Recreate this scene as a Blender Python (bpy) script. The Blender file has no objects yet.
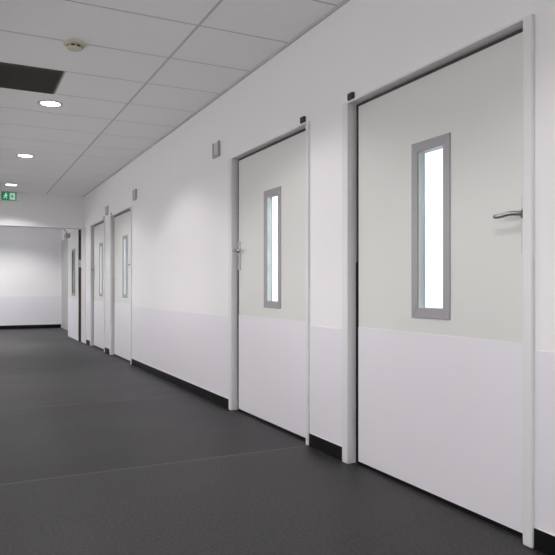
import bpy, bmesh, math
from mathutils import Vector, Matrix

S = bpy.context.scene
C = S.collection
CEIL = 2.6355     # ceiling height
WX = 1.965        # face of the right wall (x); the corridor runs along +y
LX = -0.55        # face of the left wall
YE = 11.78        # face of the header at the end of the corridor
YB = 12.02        # back of that header
FW = 16.40        # far wall of the lobby
SX = 2.215        # side wall of the lobby

# ------------------------------------------------------------------ materials
def mat(name, col, rough=0.5, metal=0.0, noise=0.0, nscale=40.0, bump=0.0, spec=0.5):
    m = bpy.data.materials.new(name); m.use_nodes = True
    nt = m.node_tree; b = nt.nodes['Principled BSDF']
    b.inputs['Base Color'].default_value = (*col, 1)
    b.inputs['Roughness'].default_value = rough
    b.inputs['Metallic'].default_value = metal
    b.inputs['Specular IOR Level'].default_value = spec
    if noise or bump:
        g = nt.nodes.new('ShaderNodeTexCoord')
        n = nt.nodes.new('ShaderNodeTexNoise')
        n.inputs['Scale'].default_value = nscale; n.inputs['Detail'].default_value = 4
        nt.links.new(g.outputs['Object'], n.inputs['Vector'])
        if noise:
            r = nt.nodes.new('ShaderNodeMix'); r.data_type = 'RGBA'
            r.inputs[6].default_value = (*[c * (1 - noise) for c in col], 1)
            r.inputs[7].default_value = (*[min(1, c * (1 + noise)) for c in col], 1)
            nt.links.new(n.outputs['Fac'], r.inputs[0])
            nt.links.new(r.outputs[2], b.inputs['Base Color'])
        if bump:
            p = nt.nodes.new('ShaderNodeBump')
            p.inputs['Strength'].default_value = bump; p.inputs['Distance'].default_value = 0.002
            nt.links.new(n.outputs['Fac'], p.inputs['Height'])
            nt.links.new(p.outputs['Normal'], b.inputs['Normal'])
    return m

def emit(name, col, strength):
    m = bpy.data.materials.new(name); m.use_nodes = True
    b = m.node_tree.nodes['Principled BSDF']
    b.inputs['Base Color'].default_value = (*col, 1)
    b.inputs['Emission Color'].default_value = (*col, 1)
    b.inputs['Emission Strength'].default_value = strength
    return m

def glass_mat():
    m = bpy.data.materials.new('clear_glass'); m.use_nodes = True
    nt = m.node_tree; nt.nodes.clear()
    o = nt.nodes.new('ShaderNodeOutputMaterial')
    t = nt.nodes.new('ShaderNodeBsdfTransparent'); t.inputs[0].default_value = (0.90, 0.955, 0.95, 1)
    g = nt.nodes.new('ShaderNodeBsdfGlossy'); g.inputs['Roughness'].default_value = 0.03
    f = nt.nodes.new('ShaderNodeFresnel'); f.inputs[0].default_value = 1.45
    x = nt.nodes.new('ShaderNodeMixShader')
    ge = nt.nodes.new('ShaderNodeNewGeometry'); sb = nt.nodes.new('ShaderNodeMath'); sb.operation = 'SUBTRACT'
    sb.inputs[0].default_value = 1.0; nt.links.new(ge.outputs['Backfacing'], sb.inputs[1])
    mu = nt.nodes.new('ShaderNodeMath'); mu.operation = 'MULTIPLY'
    nt.links.new(f.outputs[0], mu.inputs[0]); nt.links.new(sb.outputs[0], mu.inputs[1])
    nt.links.new(mu.outputs[0], x.inputs[0]); nt.links.new(t.outputs[0], x.inputs[1])
    nt.links.new(g.outputs[0], x.inputs[2]); nt.links.new(x.outputs[0], o.inputs[0])
    return m

def floor_mat():
    m = bpy.data.materials.new('grey_vinyl'); m.use_nodes = True
    nt = m.node_tree; L = nt.links.new; N = nt.nodes.new
    b = nt.nodes['Principled BSDF']
    geo = N('ShaderNodeNewGeometry'); sep = N('ShaderNodeSeparateXYZ'); L(geo.outputs['Position'], sep.inputs[0])
    def math_(op, a, v=None):
        n = N('ShaderNodeMath'); n.operation = op
        if isinstance(a, (int, float)): n.inputs[0].default_value = a
        else: L(a, n.inputs[0])
        if v is not None:
            if isinstance(v, (int, float)): n.inputs[1].default_value = v
            else: L(v, n.inputs[1])
        return n.outputs[0]
    u = math_('DIVIDE', math_('SUBTRACT', sep.outputs['Y'], 3.505 - 2.13 * 20), 2.13)
    fr = math_('FRACT', u); idx = math_('FLOOR', u)
    near = math_('MINIMUM', fr, math_('SUBTRACT', 1.0, fr))
    seam = math_('LESS_THAN', near, 0.0045)
    wn = N('ShaderNodeTexWhiteNoise'); wn.noise_dimensions = '1D'; L(idx, wn.inputs['W'])
    n1 = N('ShaderNodeTexNoise'); n1.inputs['Scale'].default_value = 70; n1.inputs['Detail'].default_value = 3
    n2 = N('ShaderNodeTexNoise'); n2.inputs['Scale'].default_value = 1.6; n2.inputs['Detail'].default_value = 5
    L(geo.outputs['Position'], n1.inputs['Vector']); L(geo.outputs['Position'], n2.inputs['Vector'])
    r1 = N('ShaderNodeValToRGB'); r1.color_ramp.elements[0].position = 0.35; r1.color_ramp.elements[1].position = 0.68
    r1.color_ramp.elements[0].color = (0.0180, 0.0172, 0.0178, 1); r1.color_ramp.elements[1].color = (0.0600, 0.0575, 0.0592, 1)
    L(n1.outputs['Fac'], r1.inputs[0])
    v = math_('ADD', math_('MULTIPLY', n2.outputs['Fac'], 0.55), math_('MULTIPLY', math_('MODULO', idx, 2.0), 0.34))
    v = math_('MULTIPLY', math_('ADD', v, 0.57), 0.56)
    mul = N('ShaderNodeVectorMath'); mul.operation = 'SCALE'; L(r1.outputs['Color'], mul.inputs[0]); L(v, mul.inputs['Scale'])
    mx = N('ShaderNodeMix'); mx.data_type = 'RGBA'; L(seam, mx.inputs[0]); L(mul.outputs[0], mx.inputs[6])
    mx.inputs[7].default_value = (0.066, 0.064, 0.066, 1)
    L(mx.outputs[2], b.inputs['Base Color']); b.inputs['Specular IOR Level'].default_value = 0.26
    rr = math_('ADD', math_('MULTIPLY', n2.outputs['Fac'], 0.12), 0.40)
    L(rr, b.inputs['Roughness'])
    bp = N('ShaderNodeBump'); bp.inputs['Strength'].default_value = 0.12; bp.inputs['Distance'].default_value = 0.001
    L(n1.outputs['Fac'], bp.inputs['Height']); L(bp.outputs[0], b.inputs['Normal'])
    return m

M = dict(
    wall=mat('white_wall_paint', (0.88, 0.868, 0.88), 0.6, noise=0.012, nscale=3, bump=0.05),
    dado=mat('lilac_wall_panel', (0.82, 0.80, 0.845), 0.42, noise=0.012, nscale=3),
    ceil=mat('mineral_ceiling_tile', (0.93, 0.918, 0.918), 0.9, noise=0.03, nscale=160, bump=0.2),
    grid=mat('ceiling_grid', (0.56, 0.55, 0.545), 0.6),
    leaf=mat('pale_grey_laminate', (0.738, 0.738, 0.714), 0.42, noise=0.01, nscale=4),
    frame=mat('white_frame_paint', (0.78, 0.775, 0.785), 0.4),
    black=mat('black_rubber', (0.005, 0.0045, 0.005), 0.55, noise=0.1, spec=0.2),
    seal=mat('grey_seal', (0.05, 0.05, 0.05), 0.6),
    steel=mat('satin_aluminium', (0.36, 0.35, 0.37), 0.45, metal=0.3, noise=0.03, nscale=60),
    lever=mat('brushed_steel', (0.42, 0.42, 0.42), 0.3, metal=1.0, noise=0.04, nscale=90),
    plate=mat('satin_steel_plate', (0.58, 0.58, 0.60), 0.4, metal=0.6),
    wood=mat('brown_wood_edge', (0.10, 0.05, 0.036), 0.55, noise=0.25, nscale=30),
    vent=mat('dark_vent_metal', (0.075, 0.073, 0.060), 0.6, noise=0.1),
    ventback=mat('vent_backing', (0.03, 0.03, 0.025), 0.9),
    box=mat('grey_plastic', (0.36, 0.36, 0.35), 0.5),
    boxface=mat('pale_grey_plastic', (0.58, 0.58, 0.57), 0.45),
    boxmid=mat('mid_grey_laminate', (0.40, 0.40, 0.39), 0.5),
    cream=mat('cream_plastic', (0.66, 0.62, 0.50), 0.45),
    darkplast=mat('dark_plastic', (0.02, 0.02, 0.02), 0.45),
    trimring=mat('white_metal_ring', (0.62, 0.61, 0.61), 0.4),
    lamp=emit('lamp_diffuser', (1.0, 0.98, 0.95), 12.0),
    green=emit('lit_green_sign', (0.012, 0.20, 0.075), 0.45),
    mint=emit('lit_white_pictogram', (0.55, 0.85, 0.72), 0.35),
    glass=glass_mat(),
    floor=floor_mat(),
)

# ------------------------------------------------------------------ helpers
def box(bm, x0, x1, y0, y1, z0, z1, bev=0.0, seg=2):
    t = bmesh.new()
    bmesh.ops.create_cube(t, size=1)
    for v in t.verts:
        v.co = Vector((x0 + (v.co.x + .5) * (x1 - x0), y0 + (v.co.y + .5) * (y1 - y0), z0 + (v.co.z + .5) * (z1 - z0)))
    if bev:
        bmesh.ops.bevel(t, geom=t.edges[:], offset=bev, segments=seg, affect='EDGES', profile=0.5)
    merge(bm, t)

def merge(bm, t):
    me = bpy.data.meshes.new('tmp'); t.to_mesh(me); t.free()
    bm.from_mesh(me); bpy.data.meshes.remove(me)

def lathe(bm, cx, cy, prof, n=40):
    """revolve (r, z) points about the vertical through cx, cy"""
    rings = []
    for r, z in prof:
        if r < 1e-6: rings.append([bm.verts.new((cx, cy, z))])
        else: rings.append([bm.verts.new((cx + r * math.cos(2 * math.pi * k / n), cy + r * math.sin(2 * math.pi * k / n), z)) for k in range(n)])
    for a, b in zip(rings, rings[1:]):
        for k in range(n):
            k2 = (k + 1) % n
            f = [a[k % len(a)], a[k2 % len(a)], b[k2 % len(b)], b[k % len(b)]]
            f = list(dict.fromkeys(f))
            if len(f) > 2: bm.faces.new(f)

def tube(bm, pts, rads, n=12):
    pts = [Vector(p) for p in pts]; rings = []
    for i, p in enumerate(pts):
        d = (pts[min(i + 1, len(pts) - 1)] - pts[max(i - 1, 0)]).normalized()
        u = d.cross(Vector((0, 0, 1)))
        if u.length < 1e-3: u = d.cross(Vector((1, 0, 0)))
        u.normalize(); w = u.cross(d)
        r = rads[i] if isinstance(rads, (list, tuple)) else rads
        rings.append([bm.verts.new(p + r * (math.cos(2 * math.pi * k / n) * u + math.sin(2 * math.pi * k / n) * w)) for k in range(n)])
    for a, b in zip(rings, rings[1:]):
        for k in range(n): bm.faces.new((a[k], a[(k + 1) % n], b[(k + 1) % n], b[k]))
    bm.faces.new(rings[0][::-1]); bm.faces.new(rings[-1])

def obj(name, bm, m, parent=None, smooth=False, kind=None, label=None, cat=None, group=None):
    bmesh.ops.recalc_face_normals(bm, faces=bm.faces[:])
    me = bpy.data.meshes.new(name)
    off = parent_world(parent)
    if off.length: bmesh.ops.translate(bm, verts=bm.verts[:], vec=-off)
    bm.to_mesh(me); bm.free()
    ms = m if isinstance(m, (list, tuple)) else [m]
    for k in ms: me.materials.append(k)
    if smooth:
        for p in me.polygons: p.use_smooth = True
    o = bpy.data.objects.new(name, me); C.objects.link(o)
    if parent: o.parent = parent
    tag(o, kind, label, cat, group)
    return o

def parent_world(p):
    v = Vector((0, 0, 0))
    while p is not None:
        v += p.location; p = p.parent
    return v

def tag(o, kind=None, label=None, cat=None, group=None):
    if kind: o['kind'] = kind
    if label: o['label'] = label
    if cat: o['category'] = cat
    if group: o['group'] = group

def thing(name, loc, label, cat, group=None, kind=None):
    o = bpy.data.objects.new(name, None); C.objects.link(o)
    o.location = loc; o.empty_display_size = 0.1
    tag(o, kind, label, cat, group)
    return o

def bx(name, m, *dims, bev=0.0, parent=None, **kw):
    bm = bmesh.new(); box(bm, *dims, bev=bev)
    return obj(name, bm, m, parent, **kw)

def struct(name, m, boxes, label, cat, bev=0.0):
    bm = bmesh.new()
    for d in boxes: box(bm, *d, bev=bev)
    return obj(name, bm, m, kind='structure', label=label, cat=cat)

# ------------------------------------------------------------------ the doors' places
#        y0     y1    panel centre  lever on the near (-1) or far (+1) edge
DOORS = [(1.742, 3.098, 2.390, -1), (3.499, 4.828, 4.112, +1),
         (8.180, 9.505, 8.720, -1), (9.888, 11.110, 10.40, +1)]
FACE = 0.060      # jamb face width
HEAD = 2.035      # underside of door head
TOP = 2.046       # top of frame

# ------------------------------------------------------------------ shell
struct('floor', M['floor'], [(-2.3, 5.3, -4.2, 17.0, -0.10, 0.0)], 'dark grey speckled vinyl floor with pale welded seams', 'floor')

segs, y = [], -4.0
for (a, b, _, _) in DOORS:
    segs.append((y, a + 0.004)); y = b - 0.004
segs.append((y, YB))
wb = [(WX, 2.10, a, b, 0, CEIL + .1) for a, b in segs] + [(WX, 2.10, a + .004, b - .004, TOP - .004, CEIL + .1) for a, b, _, _ in DOORS]
struct('wall_right', M['wall'], wb, 'long white corridor wall with four doors', 'wall')
FILL_WINS = [(-3.5, -1.5), (-1.1, .9), (1.3, 3.3), (3.7, 5.7), (6.1, 8.1), (8.5, 10.5)]  # openings added in the unseen left wall to brighten corridor and ceiling
WZ0, WZ1 = .95, 2.15
lw = [(LX - .15, LX, -4.0, YB, 0, WZ0), (LX - .15, LX, -4.0, YB, WZ1, CEIL + .1)]
yy = -4.0
for a, b in FILL_WINS:
    lw.append((LX - .15, LX, yy, a, WZ0, WZ1)); yy = b
lw.append((LX - .15, LX, yy, YB, WZ0, WZ1))
struct('wall_left', M['wall'], lw, 'white corridor wall on the left', 'wall')
for k, (a, b) in enumerate(FILL_WINS):
    f = .05
    struct('window_%d' % (k + 1), M['frame'], [(LX - .10, LX - .05, a, b, WZ0, WZ0 + f), (LX - .10, LX - .05, a, b, WZ1 - f, WZ1),
           (LX - .10, LX - .05, a, a + f, WZ0 + f, WZ1 - f), (LX - .10, LX - .05, b - f, b, WZ0 + f, WZ1 - f),
           (LX - .10, LX - .05, (a + b) / 2 - f / 2, (a + b) / 2 + f / 2, WZ0 + f, WZ1 - f)], 'white framed window in the hidden left corridor wall', 'window')
struct('wall_back', M['wall'], [(LX - .15, 2.10, -4.15, -4.0, 0, CEIL + .1)], 'white wall at the near end of the corridor', 'wall')
struct('wall_header', M['wall'], [(LX, WX, YE, YB, 2.05, CEIL + .1)], 'white header over the opening at the corridor end', 'wall')
struct('wall_far', M['wall'], [(-2.15, 5.2, FW, FW + .15, 0, CEIL + .1)], 'white far wall beyond the opening', 'wall')
struct('wall_lobby_side', M['wall'], [(SX, SX + .12, YB, FW, 0, CEIL + .1), (2.10, SX + .02, YB - .12, YB, 0, CEIL + .1)],
       'white side wall of the lobby behind the open door', 'wall')
struct('wall_lobby_left', M['wall'], [(-2.15, -2.0, YB, FW, 0, CEIL + .1), (-2.15, LX - .15, YB - .12, YB, 0, CEIL + .1)],
       'white wall on the hidden left of the lobby', 'wall')

# rooms behind the doors (seen through the vision panels)
ROOMWIN = [(2.42, 3.12), (4.60, 7.20), (8.20, 9.40), (10.0, 11.4)]
rw = [(5.0, 5.15, -4.0, FW, 0, .85), (5.0, 5.15, -4.0, FW, 2.35, CEIL)]
yy = -4.0
for a, b in ROOMWIN + [(FW, FW)]:
    rw.append((5.0, 5.15, yy, a, .85, 2.35)); yy = b
struct('wall_rooms', M['wall'], rw, 'white outer wall of the rooms behind the doors', 'wall')
struct('wall_partition', M['wall'], [(2.10, 5.0, yy, yy + .1, 0, CEIL) for yy in (-1.6, 3.22, 7.9, 9.63, 11.72)],
       'white partitions between the rooms behind the doors', 'wall')

# corridor ceiling: grid with raised tiles
XL = [LX, 0.0705, 1.326, WX]
Y0, DY = 3.781, 0.6268
yl = [Y0 + DY * k for k in range(-13, 13)]
yl = [-4.0] + [v for v in yl if -3.9 < v < YE - .1] + [YE]
bm = bmesh.new()
box(bm, LX, WX, -4.0, YE, CEIL, CEIL + .06)
for f in bm.faces: f.material_index = 1
VENT = (0.0705, 0.697, 5.0346, 5.6614)
def tile(x0, x1, y0, y1, g=0.0095, d=0.0025, ch=0.002):
    lo = [bm.verts.new((x, y, CEIL)) for x, y in ((x0 + g, y0 + g), (x1 - g, y0 + g), (x1 - g, y1 - g), (x0 + g, y1 - g))]
    g2 = g + ch
    hi = [bm.verts.new((x, y, CEIL - d)) for x, y in ((x0 + g2, y0 + g2), (x1 - g2, y0 + g2), (x1 - g2, y1 - g2), (x0 + g2, y1 - g2))]
    for k in range(4):
        bm.faces.new((lo[k], lo[(k + 1) % 4], hi[(k + 1) % 4], hi[k]))
    bm.faces.new(hi)
for ya, yb in zip(yl, yl[1:]):
    for xa, xb in zip(XL, XL[1:]):
        if abs(ya - 5.0346) < .01 and abs(xa - .0705) < .01: xa = VENT[1]
        tile(xa, xb, ya, yb)
obj('ceiling', bm, [M['ceil'], M['grid']], kind='structure', label='white suspended ceiling of long mineral tiles', cat='ceiling')
struct('ceiling_lobby', M['ceil'], [(-2.15, SX, YB, FW, CEIL, CEIL + .06)], 'white ceiling of the lobby', 'ceiling')
struct('ceiling_rooms', M['ceil'], [(2.10, 5.15, -4.0, FW, CEIL, CEIL + .06)], 'white ceiling of the rooms behind the doors', 'ceiling')
struct('trim_1', M['grid'], [(WX - .016, WX, -4.0, YE, CEIL - .016, CEIL)], 'grey edge angle where ceiling meets right wall', 'trim')

# dado panels, skirting boards and their white caps
def dado(name, n, dims): return struct(name, M['dado'], [dims], n, 'trim')
DH = 0.758
places = ['right of the nearest door', 'between the two nearest doors', 'between the second and third doors',
          'between the two farthest doors', 'past the farthest door']
for k, (a, b) in enumerate([(-4.0, DOORS[0][0]), (DOORS[0][1], DOORS[1][0]), (DOORS[1][1], DOORS[2][0]), (DOORS[2][1], DOORS[3][0]), (DOORS[3][1], 11.62)]):
    dado('trim_%d' % (k + 2), 'pale lilac lower wall panel ' + places[k], (WX - .003, WX + .001, a, b, .08, DH))
    e = b - .10 if k == 4 else b
    s = a + .08 if k == 4 else a
    bm = bmesh.new(); box(bm, WX - .007, WX + .001, s, e, 0, .080)
    box(bm, WX - .0075, WX + .001, s, e, .080, .083)
    for f in bm.faces: f.material_index = 1 if f.calc_center_median().z > .0795 else 0
    obj('baseboard_right' + ('' if k == 0 else '.%03d' % k), bm, [M['black'], M['frame']], kind='structure',
        label='black skirting board ' + places[k], cat='skirting board')
dado('trim_7', 'pale lilac lower panel on the far wall', (-2.0, SX - .03, FW - .004, FW, .08, .772))
struct('baseboard_far', M['black'], [(-2.0, SX - .035, FW - .014, FW, 0, .085)], 'black skirting board along the far wall', 'skirting board')
struct('baseboard_left', M['black'], [(LX, LX + .010, -4.0, YE, 0, .08)], 'black skirting board along the left wall', 'skirting board')
dado('trim_8', 'pale lilac lower panel on the left wall', (LX, LX + .003, -4.0, YE, .08, DH))
# frame at the end opening
struct('trim_9', M['frame'], [(WX - .012, WX + .02, 11.62, YB + .01, 0, 2.05)], 'white jamb lining at the right of the corridor end opening', 'trim')
struct('trim_10', M['frame'], [(SX - .02, SX + .005, FW - .04, FW, 0, 2.20)], 'white post in the far corner of the lobby', 'trim')

# ------------------------------------------------------------------ doors
HZ = 1.290
def make_door(n, y0, y1, pc, side, label):
    t = thing('door_%d' % n, (WX, (y0 + y1) / 2, 0), label, 'door', 'doors along the corridor wall', 'structure')
    a, b = y0 + (.047 if n == 1 else .030), y1 - FACE            # clear opening
    xf = 1.947
    # frame: two jambs and a head, stops behind the leaf
    bm = bmesh.new()
    box(bm, xf, 2.104, y0, a, 0, TOP, bev=.006)
    box(bm, xf, 2.104, b, y1, 0, TOP, bev=.006)
    box(bm, xf + .0005, 2.1035, a - .004, b + .004, HEAD, TOP, bev=.003)
    box(bm, 2.041, 2.10, a - .002, a + .022, 0, HEAD)
    box(bm, 2.041, 2.10, b - .050, b + .002, 0, HEAD)
    box(bm, 2.041, 2.10, a + .02, b - .02, HEAD - .035, HEAD + .002)
    obj('door_frame', bm, M['frame'], t)
    # leaf with a hole for the vision panel
    g = .007
    gf = .034
    x0, x1 = 2.000, 2.038
    la, lb, lz0, lz1 = a + g, b - gf, .020, HEAD - .019
    pa, pb, pz0, pz1 = pc - .093, pc + .093, .898, 1.659
    bm = bmesh.new()
    ys, zs = [la, pa, pb, lb], [lz0, pz0, pz1, lz1]
    grid = {}
    for xi, x in enumerate((x0, x1)):
        for i, yy in enumerate(ys):
            for j, zz in enumerate(zs): grid[xi, i, j] = bm.verts.new((x, yy, zz))
    for xi in (0, 1):
        for i in range(3):
            for j in range(3):
                if (i, j) == (1, 1): continue
                bm.faces.new([grid[xi, i, j], grid[xi, i + 1, j], grid[xi, i + 1, j + 1], grid[xi, i, j + 1]])
    for k in range(3):
        for (p, q) in (((k, 0), (k + 1, 0)), ((k, 3), (k + 1, 3)), ((0, k), (0, k + 1)), ((3, k), (3, k + 1))):
            bm.faces.new([grid[0, *p], grid[0, *q], grid[1, *q], grid[1, *p]])
    for (p, q) in (((1, 1), (2, 1)), ((2, 1), (2, 2)), ((2, 2), (1, 2)), ((1, 2), (1, 1))):
        bm.faces.new([grid[0, *p], grid[0, *q], grid[1, *q], grid[1, *p]])
    leaf = obj('door_leaf', bm, M['leaf'], t)
    bx('kick_panel', M['dado'], x0 - .002, x0 + .001, la, lb, lz0, .776, parent=leaf, label='pale lilac lower panel of the leaf')
    # vision panel: mitred steel frame both sides, glass pane inside
    bm = bmesh.new()
    for xa, xb in ((x0 - .006, x0 + .004), (x1 - .004, x1 + .005)):
        oa, ob, oz0, oz1 = pc - .138, pc + .138, .850, 1.706
        ia, ib, iz0, iz1 = pc - .092, pc + .092, .899, 1.658
        for q in ([(oa, oz0), (ob, oz0), (ib, iz0), (ia, iz0)], [(ob, oz0), (ob, oz1), (ib, iz1), (ib, iz0)],
                  [(ob, oz1), (oa, oz1), (ia, iz1), (ib, iz1)], [(oa, oz1), (oa, oz0), (ia, iz0), (ia, iz1)]):
            tt = bmesh.new()
            f0 = [tt.verts.new((xa, *p)) for p in q]; f1 = [tt.verts.new((xb, *p)) for p in q]
            tt.faces.new(f0); tt.faces.new(f1[::-1])
            for k in range(4): tt.faces.new((f0[k], f0[(k + 1) % 4], f1[(k + 1) % 4], f1[k]))
            bmesh.ops.recalc_face_normals(tt, faces=tt.faces[:])
            bmesh.ops.bevel(tt, geom=tt.edges[:], offset=.0012, segments=1, affect='EDGES')
            merge(bm, tt)
    vf = obj('vision_frame', bm, M['steel'], t, label='grey metal frame of the vision panel')
    bx('glass_pane', M['glass'], 2.016, 2.022, pa + .0005, pb - .0005, pz0 + .0005, pz1 - .0005, parent=vf)
    # seals: black strip in the far gap up to lock height, grey above, black along the bottom
    bx('edge_seal', M['black'], x0 + .004, x0 + .03, lb + .0005, lb + gf + .001, .005, 1.140, parent=t, label='black strip in the gap at the far edge')
    bm = bmesh.new()
    box(bm, x0 + .008, x0 + .03, lb + .0005, lb + gf + .001, 1.140, HEAD + .001)
    box(bm, x0 + .008, x0 + .03, a - .001, lb + .0005, lz1 + .0005, HEAD + .001)
    obj('gap_seal', bm, M['seal'], t)
    bx('drop_seal', M['black'], x0 + .002, x1, la, lb, .001, .0205, parent=t)
    # lever handle on a long plate
    e = la if side < 0 else lb
    s = 1 if side < 0 else -1
    yc = e + s * .022
    bm = bmesh.new(); box(bm, x0 - .008, x0 + .002, yc - .019, yc + .019, HZ - .155, HZ + .075, bev=.003)
    tt = bmesh.new(); bmesh.ops.create_cone(tt, cap_ends=True, segments=20, radius1=.0085, radius2=.0085, depth=.004,
                     matrix=Matrix.Translation((x0 - .009, yc, HZ - .072)) @ Matrix.Rotation(math.pi / 2, 4, 'Y'))
    merge(bm, tt)
    h = obj('door_handle', bm, M['plate'], t, label='steel lever handle on a long plate')
    bm = bmesh.new()
    tube(bm, [(x0 - .006, yc, HZ), (x0 - .030, yc, HZ), (x0 - .046, yc + s * .003, HZ), (x0 - .055, yc + s * .014, HZ + .001),
              (x0 - .057, yc + s * .035, HZ + .001), (x0 - .057, yc + s * .06, HZ - .003), (x0 - .056, yc + s * .09, HZ - .005),
              (x0 - .054, yc + s * .112, HZ - .003), (x0 - .053, yc + s * .117, HZ - .003)],
         [.011, .0105, .010, .010, .0095, .009, .0095, .0095, .005], 14)
    tube(bm, [(x0 - .0075, yc, HZ), (x0 - .016, yc, HZ)], .018, 24)
    obj('lever', bm, M['lever'], h, smooth=True)
    # three hinges on the other edge
    hy = lb if side < 0 else la
    for zz in (.22, 1.05, 1.80):
        bm = bmesh.new(); tube(bm, [(2.047, hy, zz - .045), (2.047, hy, zz + .045)], .006, 10)
        obj('hinge', bm, M['plate'], t, smooth=True)
    return t

labels = ['white door nearest the camera, bright vision panel, lever at its right edge',
          'second white door along the wall, bright vision panel, lever at its left edge',
          'third white door along the wall, grey-green panel, lever at its right edge',
          'farthest closed white door, grey-green panel, lever at its left edge']
for k, (d, lb_) in enumerate(zip(DOORS, labels)):
    make_door(k + 1, *d, lb_)

# open fire door in the lobby, standing along the side wall
t = thing('door_5', (1.945, 12.1, 0), 'open white door with brown wooden edge at the end of the corridor', 'door', kind='structure')
bm = bmesh.new()
a, b = 12.10, 13.38
pa, pb = 12.52, 12.80
for d in ((1.918, 1.976, a + .004, pa, .008, 2.09), (1.918, 1.976, pb, b, .008, 2.09), (1.918, 1.976, pa, pb, .008, .87), (1.918, 1.976, pa, pb, 1.69, 2.09)):
    box(bm, *d)
bmesh.ops.remove_doubles(bm, verts=bm.verts[:], dist=1e-5)
leaf = obj('door_leaf', bm, M['leaf'], t)
bx('edge_strip', M['wood'], 1.919, 1.975, a, a + .005, .008, 2.09, parent=leaf, label='brown wooden hinge edge')
bx('kick_panel', M['dado'], 1.915, 1.919, a + .002, b, .008, .776, parent=leaf, label='pale lilac lower panel of the leaf')
bm = bmesh.new()
for x0, x1 in ((1.908, 1.920), (1.974, 1.984)):
    for d in ((pa - .04, pa + .01, .83, 1.73), (pb - .01, pb + .04, .83, 1.73), (pa + .01, pb - .01, .83, .88), (pa + .01, pb - .01, 1.68, 1.73)):
        box(bm, x0, x1, *d, bev=.001)
vf = obj('vision_frame', bm, M['steel'], t, label='grey metal frame of the vision panel')
bx('glass_pane', M['glass'], 1.941, 1.947, pa + .001, pb - .001, .871, 1.689, parent=vf)
for z0, z1 in ((.20, .30), (1.36, 1.50), (1.86, 1.96)):
    bm = bmesh.new()
    box(bm, 1.925, 1.985, a - .012, a + .004, z0, z1, bev=.002)
    tube(bm, [(1.985, a - .012, z0), (1.985, a - .012, z1)], .010, 12)
    obj('hinge', bm, M['frame'] if z0 > 1 and z0 < 1.5 else M['darkplast'], t, label='white hinge' if 1 < z0 < 1.5 else None)
bm = bmesh.new()
box(bm, 1.84, 1.92, 13.10, 13.36, 1.975, 2.06, bev=.006)
cl = obj('door_closer', bm, M['box'], t, label='grey closer box at the top of the leaf')
bm = bmesh.new()
box(bm, 1.845, 1.875, 13.15, 13.18, 2.06, 2.078)
tube(bm, [(1.86, 13.165, 2.080), (1.72, 12.5, 2.085), (1.60, YB + .01, 2.09)], .012, 10)
box(bm, 1.57, 1.63, YB, YB + .02, 2.065, 2.115)
obj('closer_arm', bm, M['box'], cl)

# door in the lobby side wall, mostly hidden behind the open leaf
t = thing('door_6', (SX, 15.8, 0), 'grey door edge in the far corner beyond the open door', 'door', kind='structure')
bx('door_frame', M['frame'], SX - .02, SX + .001, 15.20, FW - .05, 0, 2.20, parent=t)
bx('door_leaf', M['boxmid'], SX - .026, SX - .019, 15.26, FW - .07, .012, 2.14, parent=t, label='grey leaf')

# ------------------------------------------------------------------ fittings on walls
# black blocks on the corner above each frame
for k, ((d, pos)) in enumerate(zip(DOORS, ('above the left corner of the nearest door frame', 'above the right corner of the second door frame',
                                         'above the left corner of the third door frame', 'above the right corner of the farthest closed door frame'))):
    yc = d[1] - .082 if d[3] < 0 else d[0] + .079
    SFX = WX
    th = thing('contact_sensor', (SFX, yc, 2.048), 'small black sensor block ' + pos, 'sensor', 'sensor blocks above the doors')
    bx('sensor_body', M['darkplast'] if k < 2 else M['boxface'], SFX - .018, SFX, yc - .026, yc + .026, 2.052, 2.090, bev=.004, parent=th,
       label=None)
    if k >= 2: th['label'] = 'small pale sensor block ' + pos
    bx('mounting_foot', M['box'], SFX - .010, SFX, yc - .030, yc + .030, 2.048, 2.053, parent=th)

# shallow grey signal boxes on the wall by the doors
for yc, zc, lab in ((5.125, 2.178, 'grey U-rimmed signal box on the wall left of the second door'),
                    (8.00, 2.165, 'grey signal box on the wall just right of the third door'),
                    (9.72, 2.150, 'grey signal box on the wall between the two farthest doors')):
    th = thing('signal_box', (WX, yc, zc - .065), lab, 'signal box', 'signal boxes on the corridor wall')
    w, hgt = .075, .065
    bx('back_plate', M['boxface'], WX - .006, WX + .003, yc - w, yc + w, zc - hgt, zc + hgt, bev=.002, parent=th)
    bm = bmesh.new()
    box(bm, WX - .020, WX - .005, yc - w, yc - w + .022, zc - hgt, zc + hgt, bev=.004)
    box(bm, WX - .020, WX - .005, yc + w - .022, yc + w, zc - hgt, zc + hgt, bev=.004)
    box(bm, WX - .020, WX - .005, yc - w + .018, yc + w - .018, zc - hgt, zc - hgt + .022, bev=.004)
    obj('rim', bm, M['box'], th, label='grey U-shaped rim')
    bx('cover', M['boxface'], WX - .013, WX - .005, yc - w + .022, yc + w - .022, zc - hgt + .022, zc + hgt - .004, bev=.003, parent=th)

# ------------------------------------------------------------------ ceiling fittings
LAMPS = [0.958, 3.465, 5.972, 8.479, 10.986, -1.549]
lab = {5.972: 'round recessed downlight nearest the camera, beside the dark vent', 8.479: 'middle round downlight of the row seen on the ceiling',
       10.986: 'farthest round downlight, just in front of the exit sign'}
CZ = CEIL - .0025
for ly in LAMPS:
    th = thing('downlight', (.705, ly, CZ), lab.get(ly, 'round downlight overhead near the camera'), 'ceiling light', 'round downlights along the corridor')
    bm = bmesh.new(); lathe(bm, .705, ly, [(.110, CZ), (.108, CZ - .004), (.088, CZ - .006), (.082, CZ - .002), (.082, CZ)])
    obj('trim_ring', bm, M['trimring'], th, smooth=True)
    bm = bmesh.new(); lathe(bm, .705, ly, [(0, CZ - .003), (.05, CZ - .0035), (.082, CZ - .0015)])
    obj('diffuser', bm, M['lamp'], th)

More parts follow.
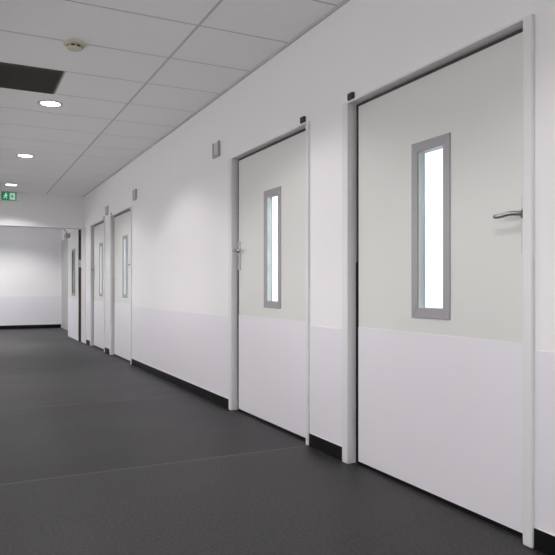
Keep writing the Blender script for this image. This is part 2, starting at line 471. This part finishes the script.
th = thing('smoke_detector', (.675, 4.418, CZ), 'round cream smoke detector on the ceiling', 'smoke detector')
cx, cy = .675, 4.418
bm = bmesh.new(); lathe(bm, cx, cy, [(.0, CZ + .004), (.070, CZ + .004), (.072, CZ - .012), (.066, CZ - .020), (.0, CZ - .020)]); obj('mounting_base', bm, M['cream'], th, smooth=False)
bm = bmesh.new(); lathe(bm, cx, cy, [(.044, CZ - .020), (.044, CZ - .034), (0, CZ - .034)]); obj('sensor_chamber', bm, M['darkplast'], th)
bm = bmesh.new(); lathe(bm, cx, cy, [(.0, CZ - .033), (.050, CZ - .033), (.046, CZ - .042), (.030, CZ - .048), (0, CZ - .050)])
for k in range(8):
    an = k * math.pi / 4
    tt = bmesh.new(); box(tt, .046, .052, -.005, .005, CZ - .036, CZ - .018)
    bmesh.ops.rotate(tt, verts=tt.verts[:], cent=(0, 0, 0), matrix=Matrix.Rotation(an, 3, 'Z'))
    bmesh.ops.translate(tt, verts=tt.verts[:], vec=(cx, cy, 0)); merge(bm, tt)
obj('cap', bm, M['cream'], th)

x0, x1, y0, y1 = VENT
th = thing('ceiling_vent', ((x0 + x1) / 2, (y0 + y1) / 2, CZ), 'dark square ventilation grille set in the ceiling', 'vent')
bm = bmesh.new()
f = .022
for d in ((x0 + .006, x1 - .006, y0 + .006, y0 + f), (x0 + .006, x1 - .006, y1 - f, y1 - .006), (x0 + .006, x0 + f, y0 + f, y1 - f), (x1 - f, x1 - .006, y0 + f, y1 - f)):
    box(bm, *d, CZ - .005, CEIL)
obj('vent_frame', bm, M['vent'], th)
bx('vent_backing', M['ventback'], x0 + f, x1 - f, y0 + f, y1 - f, CEIL - .002, CEIL, parent=th)
bm = bmesh.new(); n = 40
for k in range(n):
    yy = y0 + f + (k + .5) * (y1 - y0 - 2 * f) / n
    box(bm, x0 + f, x1 - f, yy - .002, yy + .002, CZ - .003, CEIL - .002)
for k in range(n):
    xx = x0 + f + (k + .5) * (x1 - x0 - 2 * f) / n
    box(bm, xx - .002, xx + .002, y0 + f, y1 - f, CZ - .002, CEIL - .002)
obj('grille', bm, M['vent'], th)

# emergency exit sign on the header
ex0, ex1, ez0, ez1 = .596, .838, 2.478, 2.620
th = thing('exit_sign', ((ex0 + ex1) / 2, YE, ez0), 'green lit emergency exit sign high on the header', 'sign')
bx('housing', M['trimring'], ex0, ex1, YE - .030, YE, ez0, ez1, bev=.003, parent=th)
yf = YE - .031
bx('sign_face', M['green'], ex0 + .005, ex1 - .005, yf - .002, yf + .002, ez0 + .005, ez1 - .005, parent=th)
bm = bmesh.new()
def strip(pts, w):
    """flat thick stroke through (x, z) points on the sign face"""
    for p, q in zip(pts, pts[1:]):
        p = Vector(p); q = Vector(q); d = (q - p).normalized(); nn = Vector((-d.y, d.x)) * w / 2
        c = [p - nn - d * w / 3, q - nn + d * w / 3, q + nn + d * w / 3, p + nn - d * w / 3]
        lo = [bm.verts.new((v.x, yf - .0035, v.y)) for v in c]; hi = [bm.verts.new((v.x, yf - .001, v.y)) for v in c]
        bm.faces.new(lo); bm.faces.new(hi[::-1])
        for k in range(4): bm.faces.new((lo[k], lo[(k + 1) % 4], hi[(k + 1) % 4], hi[k]))
mx, mz = ex0 + .068, (ez0 + ez1) / 2
tt = bmesh.new(); bmesh.ops.create_cone(tt, cap_ends=True, segments=16, radius1=.010, radius2=.010, depth=.003,
    matrix=Matrix.Translation((mx + .008, yf - .002, mz + .040)) @ Matrix.Rotation(math.pi / 2, 4, 'X')); merge(bm, tt)
strip([(mx + .004, mz + .026), (mx - .004, mz - .004)], .022)
strip([(mx + .002, mz + .022), (mx - .024, mz + .014), (mx - .030, mz - .004)], .008)
strip([(mx + .006, mz + .022), (mx + .024, mz + .008), (mx + .034, mz + .014)], .008)
strip([(mx - .004, mz - .004), (mx + .018, mz - .020), (mx + .014, mz - .046)], .010)
strip([(mx - .006, mz - .004), (mx - .014, mz - .028), (mx - .038, mz - .034)], .010)
obj('running_figure', bm, M['mint'], th, label='white running figure')
bm = bmesh.new(); box(bm, ex0 + .132, ex1 - .022, yf - .0035, yf - .001, ez0 + .014, ez1 - .014)
dr = obj('door_symbol', bm, M['mint'], th, label='white doorway with a green arrow')
bm = bmesh.new()
ax, aw = ex0 + .176, .0
yf -= .003
strip([(ax + .020, mz), (ax - .016, mz)], .010)
strip([(ax + .002, mz + .020), (ax - .018, mz), (ax + .002, mz - .020)], .010)
obj('arrow', bm, M['green'], dr)

# ------------------------------------------------------------------ light
def spot(x, y, z, power, angle=140, blend=0.55, col=(1, .972, .965), r=.036):
    l = bpy.data.lights.new('downlight_lamp', 'SPOT'); l.energy = power; l.spot_size = math.radians(angle); l.spot_blend = blend
    l.color = col; l.shadow_soft_size = r
    o = bpy.data.objects.new('downlight_lamp', l); o.location = (x, y, z); C.objects.link(o); return o
for ly in LAMPS:
    spot(.705, ly, CZ - .012, 46, 130, .34)
    spot(.705, ly, CZ - .012, 48, 100, .70)
for lx in (-.4, 1.05): spot(lx, 15.0, CEIL - .02, 75, 132, .45)

TILT = 40
def area(name, loc, rot, sx, sy, power, col):
    l = bpy.data.lights.new(name, 'AREA'); l.shape = 'RECTANGLE'; l.size = sx; l.size_y = sy; l.energy = power; l.color = col
    o = bpy.data.objects.new(name, l); o.location = loc; o.rotation_euler = rot; C.objects.link(o); return o
area('window_daylight', (-1.9, 14.2, 1.2), (0, math.radians(-90 + TILT), 0), 1.3, 3.6, 85, (.95, .975, 1.0))  # unseen fill lamp added to brighten the lobby, in front of a solid wall
# added area lamps in the room openings, so the vision panels read bright
for a, b in ROOMWIN:
    area('window_daylight', (5.05, (a + b) / 2, 1.6), (0, math.radians(90), 0), 1.5, b - a - .02, 62 * (b - a) if a > 3 else 160, (.88, .95, 1.0))

w = bpy.data.worlds.new('sky'); S.world = w; w.use_nodes = True
nt = w.node_tree; bg = nt.nodes['Background']
tc = nt.nodes.new('ShaderNodeTexCoord'); sp = nt.nodes.new('ShaderNodeSeparateXYZ'); rp = nt.nodes.new('ShaderNodeValToRGB')
nt.links.new(tc.outputs['Generated'], sp.inputs[0]); nt.links.new(sp.outputs['Z'], rp.inputs[0])
rp.color_ramp.elements[0].position = 0.0; rp.color_ramp.elements[0].color = (.64, .628, .622, 1)      # ground
rp.color_ramp.elements[1].position = 0.04; rp.color_ramp.elements[1].color = (1.0, .98, .975, 1)     # overcast sky
nt.links.new(rp.outputs[0], bg.inputs[0]); bg.inputs[1].default_value = 2.6

# ------------------------------------------------------------------ camera
th = math.atan2(315.5, 636)
cam = bpy.data.cameras.new('camera'); co = bpy.data.objects.new('camera', cam); C.objects.link(co)
cam.sensor_width = 36; cam.sensor_fit = 'HORIZONTAL'; cam.lens = 636 / 555 * 36
cam.shift_y = 9.5 / 555; cam.clip_start = 0.02
co.location = (0, 0, 1.0); co.rotation_euler = (math.pi / 2, 0, -th)
S.camera = co
S.view_settings.view_transform = 'Standard'; S.view_settings.look = 'None'
S.view_settings.gamma = 1; S.view_settings.use_curve_mapping = False
S.view_settings.exposure = 0.04
S.cycles.max_bounces = 16; S.cycles.diffuse_bounces = 10; S.cycles.transparent_max_bounces = 12
S.cycles.sample_clamp_indirect = 6
